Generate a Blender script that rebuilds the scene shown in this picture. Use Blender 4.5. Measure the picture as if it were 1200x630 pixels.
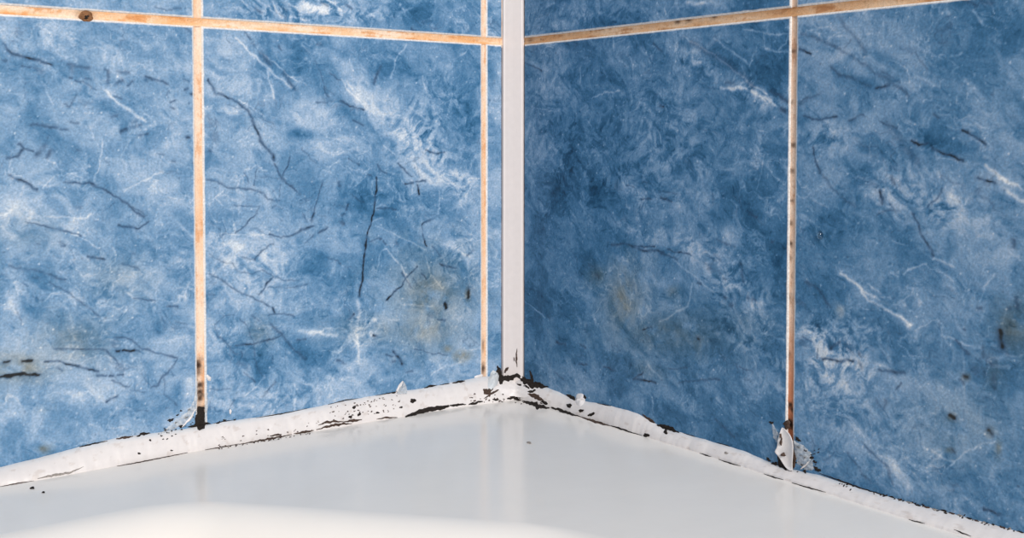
import bpy, bmesh, math, random
import numpy as np
from mathutils import Vector, Matrix
from mathutils.bvhtree import BVHTree

for o in list(bpy.data.objects): bpy.data.objects.remove(o)
S = bpy.context.scene
COL = S.collection

# ------------------------------------------------------------------ camera
# metres; inner corner of the tiled walls at x=y=0, tub ledge at z=0, left wall in the plane y=0, right wall in x=0
FPX, CX, CY = 1329.42, 600.0, 209.9          # focal length and principal point for a 1200 x 630 frame
YAW, PITCH, ROLL = 0.9207, 0.0367, 0.0007
CAM = np.array([-0.4725, -0.6206, 0.1773])
fw = np.array([math.cos(YAW)*math.cos(PITCH), math.sin(YAW)*math.cos(PITCH), -math.sin(PITCH)])
r0 = np.array([math.sin(YAW), -math.cos(YAW), 0.0]); u0 = np.cross(r0, fw)
rt = r0*math.cos(ROLL)+u0*math.sin(ROLL); up = -r0*math.sin(ROLL)+u0*math.cos(ROLL)
cam_d = bpy.data.cameras.new('camera'); cam = bpy.data.objects.new('camera', cam_d); COL.objects.link(cam)
cam.matrix_world = Matrix(((rt[0], up[0], -fw[0], CAM[0]), (rt[1], up[1], -fw[1], CAM[1]), (rt[2], up[2], -fw[2], CAM[2]), (0, 0, 0, 1)))
cam_d.sensor_width = 36.0; cam_d.lens = FPX/1200*36.0; cam_d.shift_y = -(315-CY)/1200; cam_d.clip_start = 0.01
S.camera = cam

# ------------------------------------------------------------------ light
W = bpy.data.worlds.new('world'); S.world = W; W.use_nodes = True
W.node_tree.nodes['Background'].inputs[0].default_value = (1.0, 0.98, 0.96, 1); W.node_tree.nodes['Background'].inputs[1].default_value = 0.36
def area(name, loc, target, sx, sy, power, col):
    l = bpy.data.lights.new(name, 'AREA'); l.shape = 'RECTANGLE'; l.size = sx; l.size_y = sy; l.energy = power; l.color = col
    o = bpy.data.objects.new(name, l); COL.objects.link(o); o.location = loc
    o.rotation_euler = (Vector(target)-Vector(loc)).to_track_quat('-Z', 'Y').to_euler(); return o
area('bathroom_window_light', (-0.60, -2.05, 1.22), (-0.25, -0.05, 0.1), 1.0, 1.1, 50, (1.0, 0.985, 0.97))
S.view_settings.view_transform = 'Standard'; S.view_settings.look = 'None'; S.view_settings.gamma = 1
S.view_settings.use_curve_mapping = False
S.view_settings.exposure = 0.0

# ------------------------------------------------------------------ helpers
def ray(px, py): return fw + rt*(px-CX)/FPX - up*(py-CY)/FPX
def on_left(px, py): d = ray(px, py); p = CAM + d*(-CAM[1]/d[1]); return np.array([p[0], p[2]])       # (s = x, z) on the left wall
def on_right(px, py): d = ray(px, py); p = CAM + d*(-CAM[0]/d[0]); return np.array([p[1], p[2]])      # (s = y, z) on the right wall
def on_ledge(px, py): d = ray(px, py); return CAM + d*(-CAM[2]/d[2])
def wpt(wall, s, z, d=0.0):       # wall coordinates to the room; d = distance out of the wall face
    return (s, -d, z) if wall == 'L' else (-d, s, z)
lin = lambda c: tuple(((v/255+0.055)/1.055)**2.4 if v > 10 else v/255/12.92 for v in c)
def tolin(a): return np.where(a > .04045, ((a+.055)/1.055)**2.4, a/12.92)

def tag(o, label=None, cat=None, group=None, kind=None):
    if label: o['label'] = label
    if cat: o['category'] = cat
    if group: o['group'] = group
    if kind: o['kind'] = kind
    return o
def link(name, me, mat=None, parent=None):
    o = bpy.data.objects.new(name, me); COL.objects.link(o)
    if mat: me.materials.clear(); me.materials.append(mat)
    if parent: o.parent = parent
    return o
def mesh(name, co, faces, col=None, smooth=True):
    me = bpy.data.meshes.new(name)
    co = np.asarray(co, dtype=np.float32); faces = np.asarray(faces, dtype=np.int32)
    n, k = faces.shape
    me.vertices.add(len(co)); me.vertices.foreach_set('co', co.ravel())
    me.loops.add(n*k); me.loops.foreach_set('vertex_index', faces.ravel())
    me.polygons.add(n); me.polygons.foreach_set('loop_start', np.arange(0, n*k, k, dtype=np.int32))
    me.update(calc_edges=True)
    me.polygons.foreach_set('use_smooth', np.full(n, smooth, dtype=bool))
    if col is not None:
        a = me.color_attributes.new('pattern', 'FLOAT_COLOR', 'POINT')
        c = np.ones((len(co), 4), dtype=np.float32); c[:, :3] = col; a.data.foreach_set('color', c.ravel())
    me.validate(); return me
def grid_faces(nu, nv, flip=False):
    i = np.arange((nu-1)*(nv-1)); a = (i//(nv-1))*nv + i % (nv-1)
    f = np.stack([a, a+1, a+nv+1, a+nv], 1)
    return f[:, ::-1] if flip else f
def box(name, lo, hi, mat, parent=None):
    x0, y0, z0 = lo; x1, y1, z1 = hi
    co = [(x, y, z) for x in (x0, x1) for y in (y0, y1) for z in (z0, z1)]
    return link(name, mesh(name, co, [(0, 1, 3, 2), (4, 6, 7, 5), (0, 4, 5, 1), (2, 3, 7, 6), (0, 2, 6, 4), (1, 5, 7, 3)], smooth=False), mat, parent)

# gradient noise on arrays (coordinates in metres, wavelength in metres)
_rs = np.random.RandomState(7); _P = _rs.permutation(256); _P = np.concatenate([_P, _P, _P]); _A = _rs.rand(256)*2*np.pi; _GX, _GY = np.cos(_A), np.sin(_A)
def perlin(x, y):
    xi = np.floor(x).astype(np.int64); yi = np.floor(y).astype(np.int64); fx = x-xi; fy = y-yi
    xi &= 255; yi &= 255
    def g(ix, iy, dx, dy):
        h = _P[_P[ix & 255]+(iy & 255)]; return _GX[h]*dx+_GY[h]*dy
    u = fx*fx*fx*(fx*(fx*6-15)+10); v = fy*fy*fy*(fy*(fy*6-15)+10)
    a = g(xi, yi, fx, fy); b = g(xi+1, yi, fx-1, fy); c = g(xi, yi+1, fx, fy-1); d = g(xi+1, yi+1, fx-1, fy-1)
    return (a+(b-a)*u+((c+(d-c)*u)-(a+(b-a)*u))*v)*1.5
def fbm(x, y, wl, octs=4, gain=.5, ox=0.0):
    t = 0; a = 1; f = 1/wl
    for k in range(octs): t = t+a*perlin(x*f+ox+17.3*k, y*f+ox*.7+5.1*k); a *= gain; f *= 2.03
    return t
smooth = lambda a, b, x: (lambda t: t*t*(3-2*t))(np.clip((x-a)/(b-a), 0, 1))

# ------------------------------------------------------------------ materials
def new_mat(name):
    m = bpy.data.materials.new(name); m.use_nodes = True
    return m, m.node_tree, m.node_tree.nodes['Principled BSDF']
def noise_node(nt, scale, detail=4, rough=.55):
    tc = nt.nodes.new('ShaderNodeTexCoord'); n = nt.nodes.new('ShaderNodeTexNoise')
    n.inputs['Scale'].default_value = scale; n.inputs['Detail'].default_value = detail; n.inputs['Roughness'].default_value = rough
    nt.links.new(tc.outputs['Object'], n.inputs['Vector']); return n
def bump(nt, bs, src, strength, dist):
    b = nt.nodes.new('ShaderNodeBump'); b.inputs['Strength'].default_value = strength; b.inputs['Distance'].default_value = dist
    nt.links.new(src, b.inputs['Height']); nt.links.new(b.outputs['Normal'], bs.inputs['Normal'])
def pattern_mat(name, rough, spec=.5, grain=700, lo=.9, hi=1.1, bs_strength=0., bs_dist=.0002, sss=0.):
    m, nt, bs = new_mat(name)
    at = nt.nodes.new('ShaderNodeAttribute'); at.attribute_name = 'pattern'
    n = noise_node(nt, grain); mr = nt.nodes.new('ShaderNodeMapRange')
    mr.inputs['From Min'].default_value = .3; mr.inputs['From Max'].default_value = .7
    mr.inputs['To Min'].default_value = lo; mr.inputs['To Max'].default_value = hi
    nt.links.new(n.outputs['Fac'], mr.inputs['Value'])
    mx = nt.nodes.new('ShaderNodeVectorMath'); mx.operation = 'SCALE'
    nt.links.new(at.outputs['Color'], mx.inputs[0]); nt.links.new(mr.outputs['Result'], mx.inputs['Scale'])
    nt.links.new(mx.outputs[0], bs.inputs['Base Color'])
    bs.inputs['Roughness'].default_value = rough; bs.inputs['Specular IOR Level'].default_value = spec
    if bs_strength: bump(nt, bs, n.outputs['Fac'], bs_strength, bs_dist)
    if sss: bs.inputs['Subsurface Weight'].default_value = sss; bs.inputs['Subsurface Radius'].default_value = (.002, .002, .002)
    return m
M_TILE = pattern_mat('blue_marbled_glaze', .34, .2, 850, .82, 1.18)
M_GROUT = pattern_mat('stained_grout', .9, .2, 1500, .86, 1.12, .6, .0004)
M_SEAL = pattern_mat('white_silicone', .38, .4, 300, .97, 1.03)
def plain(name, col, rough, spec=.5, grain=None, amt=.15, bstr=0, bdist=.0003, alpha=1):
    m, nt, bs = new_mat(name)
    bs.inputs['Roughness'].default_value = rough; bs.inputs['Specular IOR Level'].default_value = spec
    if grain:
        n = noise_node(nt, grain); r = nt.nodes.new('ShaderNodeValToRGB')
        c = lin(col); r.color_ramp.elements[0].position = .3; r.color_ramp.elements[1].position = .7
        r.color_ramp.elements[0].color = tuple(v*(1-amt) for v in c)+(1,); r.color_ramp.elements[1].color = tuple(min(1, v*(1+amt)) for v in c)+(1,)
        nt.links.new(n.outputs['Fac'], r.inputs['Fac']); nt.links.new(r.outputs['Color'], bs.inputs['Base Color'])
        if bstr: bump(nt, bs, n.outputs['Fac'], bstr, bdist)
    else: bs.inputs['Base Color'].default_value = lin(col)+(1,)
    bs.inputs['Alpha'].default_value = alpha
    return m
M_TRIM = plain('white_pvc', (230, 221, 218), .35, .4, 260, .02)
M_TUB = plain('white_acrylic', (238, 231, 224), .17, .2, 30, .012, .12, .0015)
M_MOLD = plain('black_mold', (38, 31, 27), .75, .25, 1400, .6, .8, .0006)
M_RUST = plain('brown_mold', (76, 60, 52), .8, .2, 1200, .5, .6, .0004)
M_BROWN = plain('light_brown_mold', (132, 92, 62), .8, .2, 1200, .4)
M_GREY = plain('grey_mildew', (150, 142, 136), .7, .2, 1200, .3)
M_FILM = plain('thin_silicone_film', (214, 219, 224), .4, .4, 500, .12, .3, .0004, .6)
_nt = M_FILM.node_tree; _n = noise_node(_nt, 420, 5, .65); _r = _nt.nodes.new('ShaderNodeMapRange')
_r.inputs['From Min'].default_value = .38; _r.inputs['From Max'].default_value = .66; _r.inputs['To Min'].default_value = .28; _r.inputs['To Max'].default_value = .85
_nt.links.new(_n.outputs['Fac'], _r.inputs['Value']); _nt.links.new(_r.outputs['Result'], _nt.nodes['Principled BSDF'].inputs['Alpha'])
M_SILG = plain('greyish_silicone', (206, 210, 213), .4, .4, 500, .08)
M_FLAP = plain('torn_silicone', (232, 226, 224), .38, .4, 500, .05)
M_WALL = plain('wall_mortar', (196, 178, 160), .9, .1, 200, .1)
M_FLOOR = plain('floor_vinyl', (170, 165, 160), .5, .3, 40, .05)
mw, ntw, bw = new_mat('clear_water'); bw.inputs['Transmission Weight'].default_value = 1; bw.inputs['Roughness'].default_value = .02; bw.inputs['IOR'].default_value = 1.33

# ------------------------------------------------------------------ walls
GAP = .0040                                          # open joint between tile edges
XL0, XL1, ZJ = -.2240, -.0242, .2424                 # joint centre lines: left wall verticals, horizontal joint
YR0 = -.2397
wall_left = box('wall_left', (-1.66, .0040, -.56), (.06, .06, .75), M_WALL)
tag(wall_left, 'left bathroom wall of light blue marbled tiles with peach grout', 'wall', kind='structure')
wall_right = box('wall_right', (.0040, -.80, -.56), (.06, .0040, .75), M_WALL)
tag(wall_right, 'right bathroom wall of blue marbled tiles with shade painted in, and brown grout', 'wall', kind='structure')
floor = box('floor', (-1.66, -1.9, -.60), (.06, .06, -.56), M_FLOOR); tag(floor, 'plain pale bathroom floor under the tub', 'floor', kind='structure')

# --- features of the glaze, traced on the photograph: dark veins D (width, strength, points), light veins G, tone patches T (some with painted corner shade), stains B
FE = {w: dict(D=[], G=[], T=[], B=[], K=[]) for w in 'LR'}            # K = patches of crackled light and dark
def lines(wall, kind, txt):
    f = on_left if wall == 'L' else on_right
    for ln in txt.strip().splitlines():
        for item in ln.split('/'):
            v = item.split()
            if not v: continue
            w, st = float(v[0]), float(v[1]); pts = [tuple(map(float, p.split(','))) for p in v[2:]]
            FE[wall][kind].append((w, st, np.array([f(*p) for p in pts])))
def blobs(wall, kind, txt):
    f = on_left if wall == 'L' else on_right
    for ln in txt.strip().splitlines():
        for item in ln.split('/'):
            v = [float(q) for q in item.split()]
            if not v: continue
            x, y, rx, ry, rot, st = v
            c = f(x, y); J = np.stack([(f(x+1, y)-c), (f(x, y+1)-c)], 1)
            FE[wall][kind].append((c, np.linalg.inv(J), rx, ry, math.radians(rot), st))
lines('L', 'D', '''
2.2 .7 483,33 488,37 495,39 / 1.4 .5 180,8 196,12 212,9 / 2 .5 300,10 306,16 / 2 .5 330,8 336,12 / 2.4 .5 376,3 384,6 / 2 .5 405,6 412,10
2.2 .8 5.7,50.7 8.6,59.3 14.4,63.1 28.8,66 44,70.8 55.6,73.7 61.3,74.6 / 1.6 .6 3,69.5 8,70.4 / 1.6 .6 24,75.6 36.4,78.5 / 3 .45 42,79.4 50,84
3 .5 82,76.5 105,80.4 / 3 .45 84.5,77.5 84.5,83 / 2.2 .7 80,90 83,90.4 / 1.3 .5 88,94.4 98,96 113,105.7 / 1.8 .6 98.7,92 107,93 / 2.5 .5 122.7,81.3 127,82.5 127,96.5
3 .55 138,84.2 149.5,85.2 / 3 .5 137,97.6 143,94.8 / 2 .6 150.5,99 156,95.7 / 2 .75 170.6,89.4 178,92.8 197.4,98.6 / 3 .4 171,90 171.5,95 / 1.5 .4 214.7,92 223,95.7
1.6 .6 216,104.4 220.5,104.6 / 2 .8 223,109.7 229,109.7 / 1.6 .45 195.5,111 199.3,106.3 / 2 .55 200.3,119.7 205,118 / 2 .6 201,126.4 204,127 / 1.8 .5 76.7,121.6 81.5,125 90,111
1.4 .5 134,113.3 138,112 143.8,115.8 / 2.2 .55 130.3,137 138,135 / 2.2 .4 215.6,32.5 228,40
2.5 .65 36.4,146.7 50,146.7 57.5,149.6 67,148.6 / 1.8 .5 71,151 80.5,151.2 / 2 .55 82.4,143.3 92,143.8 / 3 .7 142,153.4 149,152 / 2.2 .6 163,158 173.5,156.3 / 2 .45 153.3,148.6 166.8,146.7 / 3 .4 155,142 160,142
2.4 .8 219,160.7 222,161 / 1.8 .75 22,167.8 28.8,173.5 39.3,177.4 / 2 .75 25.9,174.5 19,183 7.7,187 / 4 .65 52.7,170.7 44,181 / 1.2 .35 57.5,159 52.7,169.7 / 3 .6 60.4,176.4 55.6,183
2.2 .85 12.5,206.5 25,212.5 44,221.5 / 2 .75 77.6,213.8 95.8,215.3 104.5,212.5 117,219.5 132.3,228.2 149.5,238.7 159,249.3 168.7,253.5 / 1.6 .45 153,241.5 171.6,252
2.6 .5 90.5,174.5 93.5,174.8 / 2.4 .45 90.5,242.5 93,243 / 1.2 .3 122.7,186 128.4,192.7 / 1.4 .4 184,179.3 191.7,182 / 1.8 .5 202,189 206,190 / 2 .7 226.5,191.5 229,191.5
1.4 .6 30.7,260 53.7,265.7 65,268 88,273.8 96,277 / 1.8 .8 138,263.5 151.4,266.7 162,268 173.5,260 / 2 .85 103.5,300.3 122.7,303.7 / 1.5 .55 141.8,308 153.3,311.8 163,315.6
2 .5 12.5,311.8 26.8,315.6 40,315.6 57.5,321.3 76.7,328 / 1.6 .5 57.5,331 80.5,343.4 103.5,359.7 117,371 / 1.5 .35 37.4,325 46,326 / 1.8 .4 26.8,332 32.6,335.7 / 1.4 .35 36.4,346.3 49.8,351
1.6 .65 159,349 180,352 / 2 .65 197.4,359.7 207,360.6 / 1.8 .6 72,287.5 75,288 / 1.6 .5 43,284.5 47,285 / 1.5 .5 155,297 158,297.5 / 1.5 .3 19,361.6 25,379
1.6 .65 64,408.8 79.5,408.8 107,409 124.6,410.3 132.3,418.3 139,427 / 1.6 .6 94,409 107,409.2 / 2.2 .95 136.5,410.7 141,410.9 / 2.2 1 144.7,411 163,411.6
1.6 .6 134,395.3 153.3,396.3 161,405 170.6,409.7 189.8,414.5 208,420 / 1.5 .6 208,421 200.3,431.8 191.7,440.4 184,451 177,453.8 / 1.3 .4 200.3,431.8 203,440
2.4 .95 4,424 11.5,423 / 2.6 1.1 25,422.5 36.4,422.5 / 1.8 .85 51.8,422.5 76.7,424.5 95.8,429.5 115,435.6 / 2.6 1.2 0,441.3 19,439.8 34,438.9 46,438 / 2.6 .9 0,441.3 19,440
2.2 1 115,440 123.6,440 / 2.2 1 128.4,440 132.3,439.8 / 2 .9 138,439 142.8,438.5 / 1.4 .5 132.3,445 145.7,452.5 151.4,451 / 2 .9 124.6,469 130,466.5 136,464 / 1.4 .4 153.3,455.7 163,457.6 169,459.5
1.3 .4 191.7,441 193.6,462.4 207,474 / 1.2 .3 164.8,436.5 176.3,453.8 / 1.2 .35 159,480.6 172.5,481 / 1.1 .3 126,431 139,447 153,460 / 1.8 .6 68,430 74,433
1.5 .6 288.2,37.9 294.3,45.7 / 3 .4 296,50 299,52 / 4.5 .5 306.6,63.2 317,75.4 / 4 .5 332,85.9 346.7,105 / 2.2 .75 244.6,93.7 248,101.6 253.3,109.4 257.7,110.3 277.8,119 289,127.7 296,139
3 .75 295.2,141.7 298.7,148.7 305.7,162.7 311.8,172.3 319.7,182 321.4,188 / 1.8 .75 322.3,192.4 330,209 339.7,216.8 348.5,224.7 / 1.5 .75 330,209 335.4,199.3 339.7,184.5 / 1 .45 329.3,215 327.5,230.8
1.3 .6 300.5,197.6 298,216.8 / 1.2 .4 287,202 292,214 / 1.2 .3 300,207.7 327,208 / 1.8 .6 243.7,211.2 254.2,212 261.2,216.8 267.3,220.6 280.4,220.3 295.2,222 308.3,226.4 313.6,233.4 327.5,235.7
1 .45 273.4,241.2 304.8,241.6 / 1.4 .55 304.8,242 300,249 / 1.3 .4 353.7,175 371,192.4 / 1.4 .6 377.8,214 371,236 365,260 / 3 .65 397,213 397.4,217 / 3 .5 350,226 351,227.5 / 2.6 .5 245,176 246.5,177
1.2 .5 369.4,71.9 380,96.3 / 1.8 .65 380,101.6 385,114.7 / 1.4 .45 381,102 391,111 / 1.8 .6 371,119 383.4,120.8 / 1.8 .5 398,117 405,123 / 2 .6 326.6,54.4 330,58.8 / 3 .4 373,51 376,52 / 1.4 .5 387,86 399,93.7
3 .7 446.3,77.5 441,88.9 437.5,96.7 / 2 .75 400,116.8 403.5,122 426,128 / 1.8 .6 414,140.4 426,147.3 / 2 .85 499.5,175.8 510,179.8 520.4,179.3 / 1.9 1.1 442,208 440,230.8 437.5,250 431.4,272.7
2.3 1.15 431.4,272.7 428.8,285 426.2,309.3 424.4,330.3 421,347.7 / 1.8 .75 442.8,192.4 447,201 454,204.2 / 1.8 .75 465.5,191.5 475,201 482,206.3 / 2 .85 475,215.4 483.8,214.2 / 2 .75 487.3,213.3 498.6,211.6
2.5 1 489.4,217.7 491,227.3 / 2 .7 432.3,205.5 435.5,206 / 1.8 .6 407.9,185.4 421,192.4 / 1.7 .7 442,243.3 463.7,244.2 / 2.2 .95 408.7,238.6 407,244.7 / 1.5 .5 411,227 427,238
1.8 .65 433,283 446.3,279.3 / 2 .7 449,282.3 452,287 / 2.1 1 453.2,351.2 461,343.5 469.8,334.7 / 1.7 .75 469.8,334.7 479,323 489,312 / 2 .8 494.3,263 504.7,257 / 2.3 .9 495.1,276.2 497.7,283.2 499.5,288.4 / 1.3 .5 494.3,263 495.1,276.2
3.4 .7 464,284 465,286.5 / 2 .6 471.6,319.8 481.2,335.5 / 1.4 .45 483.8,325 489,333.8 / 2 .75 494.3,319.8 499.5,326.8 / 1.8 .6 506.5,288.4 517,298.9 / 2 .75 516,309.3 529,313.7 534.4,314.6 / 2 .5 546.6,298.9 555.3,293.6
4 .9 548.4,337.3 549.2,349.5 / 4 1 522,355 522.6,361 / 2.2 .85 414.3,367 409.5,373.8 / 1.7 .6 512.4,374.4 522,375 / 3 .5 503,369 505,371 / 3.2 1 461,412 466,418 471.5,425.3 / 2 .65 452.5,415.7 459,417.6 / 2.4 .6 460,422.6 463,423
1.4 .55 485.8,409 506.7,413.8 524,415.8 / 3 .7 437.5,393 440.5,394 / 2 .45 476,435.7 484,434 / 2.8 .8 401,260 404,261.6 / 2.5 .8 401,252 404,250
1.5 .65 301,250 287,264 276,272.7 / 2 .95 367.7,250 365,258.7 / 2.2 .85 352,270 366,264.8 / 2 .8 372.9,272.7 384.2,266.6 / 1.4 .5 359,284 366.8,276.2 / 1.8 .7 316.2,274.4 329.3,278.8 339.7,276.2 352,270
1.8 .75 318.8,285.8 306.6,293.6 297.8,304 / 1.8 .75 319.7,324.2 310,334.7 304,345 / 1.3 .45 245.5,298 261,306 272.5,308.5 278.6,318 296,321.6 308.3,316.3 319.7,324.2 332.7,327.7 350,329.4
1.6 .6 245.5,321.6 257.7,326.8 276.9,339.9 299.6,350.4 318.8,360 / 1.5 .45 242,344 252.5,346 / 1.5 .5 284,301.5 297.8,304 / 1.3 .4 313.5,335.5 336,337.3 360.7,333.8 / 1.4 .45 355,250 359.8,260.5 / 1.6 .5 385,300.6 399,308.5
2.5 1 318.3,360 321.7,365.6 / 1.5 .5 315,368.4 330,367.8 344,369.3 / 2.4 .65 317.2,378.9 330.6,392.2 341.7,406.7 357.2,420 / 1.9 .75 276,404.4 299.4,402.2 319.4,396.7 330.6,392.2 / 2 .65 348.3,398.2 358.3,396.7
1.5 .65 254,392 264,401 276,414.4 / 1.3 .5 280.5,373.3 290.5,382.2 297,400 297,411 301.7,431 307.2,440 / 1.5 .4 295,369 305,376.7 / 2 .6 287.2,436.7 298.3,446.7 / 1.8 .55 283,411 284,416.7 / 1.4 .4 246,455.5 270.5,455.5
2 .4 322.8,446.7 308.3,464.4 / 2 .6 395,422 404,425.5 / 1.2 .4 254,392 252,380 262,370 275,368 / 1.4 .4 275,469 268,480 / 1 .25 573,36 586,36
''')
lines('L', 'G', '''
2 .7 318,0 323,10 331,22 / 8 .6 355,6 372,10 388,16 / 3 .6 385,0 400,12 / 2 .6 468,4 474,14 482,8 / 3 .5 340,4 352,14 / 2 .5 283,0 296,14 / 2 .5 340,20 362,24 / 3 .4 430,14 446,24 / 2 .5 556,12 563,20
3 .8 122.7,106 142,123.5 159,135 171,143 / 2 .5 169,133 178,139 / 1.3 .4 96,96 107,102.5 / 1.3 .35 84,45 104.5,51.6 / 1.6 .35 53.7,104 63,123.5 / 1.4 .5 119.8,166.8 119.8,182 111,212 / 1.4 .5 63,207 51,221.5 / 1.2 .4 55.6,186 71,197.5 94,208
1.3 .3 105,148 115,171 / 2 .3 153,165 142,182 / 1.6 .4 145.7,224 168.7,211 191.7,201 / 1.8 .5 51.8,253 76.7,255 99.7,256 107,250 / 1.4 .5 84,275 103.5,282 115,290.7 / 1.5 .4 52,352 60,345 69,342.5 / 1.6 .4 207,336.7 229,338.6 / 2 .4 150,343 163,352 / 1.2 .4 131,290 137,300 134,306
5 .35 6,340 12,355 20,368 / 2 .4 6,472 9.6,462.4 17,463.4 25,476 / 5 .35 150,480 150.5,497 / 1.6 .35 80,385 90,400 / 2 .35 80,420 92,405 / 9 .45 224,444 222,466 214,484 200,496
2.5 .7 276,44 287.4,56 310,75.4 322.3,87.6 343,103.3 / 1.5 .6 311.8,80.6 316,95 320.5,115.5 / 1.5 .55 304.8,61.4 322.3,73.6 336,87.6 353.7,96.3 / 1.5 .5 278.6,115.5 310,136.5 / 1.4 .4 336,89 352,91 358,100
2 .55 476,53 464.6,68 457.6,90.6 / 6 .45 483.8,190.6 493,202 504.7,211.6 / 2 .55 400,92 405,103 418,115 430,128 / 3 .5 405,95 424,118 438,133 / 2 .45 515,224 513.5,250 / 1.6 .4 536,229 543,245 / 1.6 .5 548.4,209 562,209 / 1.5 .5 449,170 463,181
1.5 .6 447,293.6 454,292 469.8,311 481.2,335.5 / 1.3 .4 446,295 441,320 / 1.3 .4 436,259 449,255 / 1.4 .4 440,264 470,278 498,292 / 1.4 .4 499,300 504,320 519,338 / 2 .4 383,160 400,165 / 3.5 .6 350.5,387.8 368.3,389 395,393.3 / 2 .5 367,393 382,385 402,384
4 .5 419,354 422,367 417,388 419,402 421,426 / 2 .4 428,375 467,374 / 2.5 .4 505,440 515,431 540,425 / 2 .4 310,440 297,456 285,464 / 3 .4 345,450 345,480 / 2 .4 470,357 507,358 / 1.5 .4 545,410 565,408 / 1.3 .5 288,200 300,193 312,200
2.5 .5 274,262 276,272 / 1.5 .4 245,272 280,275 310,275 / 1.2 .4 262,240 252,232 262,224 / 3 .35 480,125 500,140 520,145 / 2 .5 495,90 500,110 / 2 .5 540,66 546,60 / 2 .4 530,110 526,130
''')
blobs('L', 'T', '''
90 60 50 25 10 .12 / 20 50 30 20 0 .10 / 45 110 18 35 0 -.12 / 200 130 30 40 0 .06 / 60 165 60 20 0 -.05 / 30 250 50 25 10 .18 / 15 350 15 40 0 .2 / 40 375 25 20 0 -.08 / 150 320 40 30 0 .07 / 215 300 15 40 0 -.08 / 90 464 60 14 -3 .15 / 55 477 30 9 10 -.12
170 470 40 30 0 -.08 / 187 386 8 10 0 -.18 / 200 395 20 10 0 .1 / 195 171 5 5 0 .15 / 20 500 40 20 0 .05 / 12 20 60 10 0 .05 / 100 10 100 10 0 .05
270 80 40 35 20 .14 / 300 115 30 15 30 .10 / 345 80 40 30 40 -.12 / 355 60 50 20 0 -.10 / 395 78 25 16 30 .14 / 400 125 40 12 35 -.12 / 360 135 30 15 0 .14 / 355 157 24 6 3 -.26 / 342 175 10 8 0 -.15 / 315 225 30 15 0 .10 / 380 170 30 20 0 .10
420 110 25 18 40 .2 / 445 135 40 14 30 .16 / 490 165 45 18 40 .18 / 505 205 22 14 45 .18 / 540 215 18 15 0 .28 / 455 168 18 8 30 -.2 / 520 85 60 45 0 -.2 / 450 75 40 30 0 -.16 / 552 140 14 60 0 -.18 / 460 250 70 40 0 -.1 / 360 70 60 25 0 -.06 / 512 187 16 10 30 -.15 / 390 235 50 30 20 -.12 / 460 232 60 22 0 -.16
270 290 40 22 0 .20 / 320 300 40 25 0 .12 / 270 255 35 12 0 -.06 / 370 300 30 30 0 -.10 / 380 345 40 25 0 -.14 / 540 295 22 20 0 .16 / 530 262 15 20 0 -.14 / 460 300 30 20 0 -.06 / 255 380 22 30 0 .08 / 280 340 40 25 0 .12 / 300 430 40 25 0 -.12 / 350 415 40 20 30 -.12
370 390 40 7 5 .18 / 420 395 10 30 0 .18 / 400 415 60 12 0 -.1 / 460 440 50 15 -10 .06 / 260 475 25 20 0 .05 / 330 470 50 20 -10 .04 / 370 10 25 12 0 .18 / 320 8 25 10 0 -.05 / 480 15 60 20 0 -.12 / 260 10 25 12 10 .05
''')  # dark patches toward the corner also put its light falloff into the glaze
blobs('L', 'B', '''
20 430 40 18 0 .6 / 85 402 45 28 0 .3 / 140 325 40 25 0 .14 / 55 505 0 0 0 0 / 52 526 7 4 10 .9 / 505 345 45 45 0 .45 / 500 385 45 25 0 .4 / 541 417 10 6 0 .9 / 524 408 8 6 0 .5 / 548 345 5 11 0 .6 / 440 385 50 20 0 .22 / 305 390 15 15 0 .28 / 525 358 5 7 0 .5 / 30 270 40 20 0 .12
''')
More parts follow.
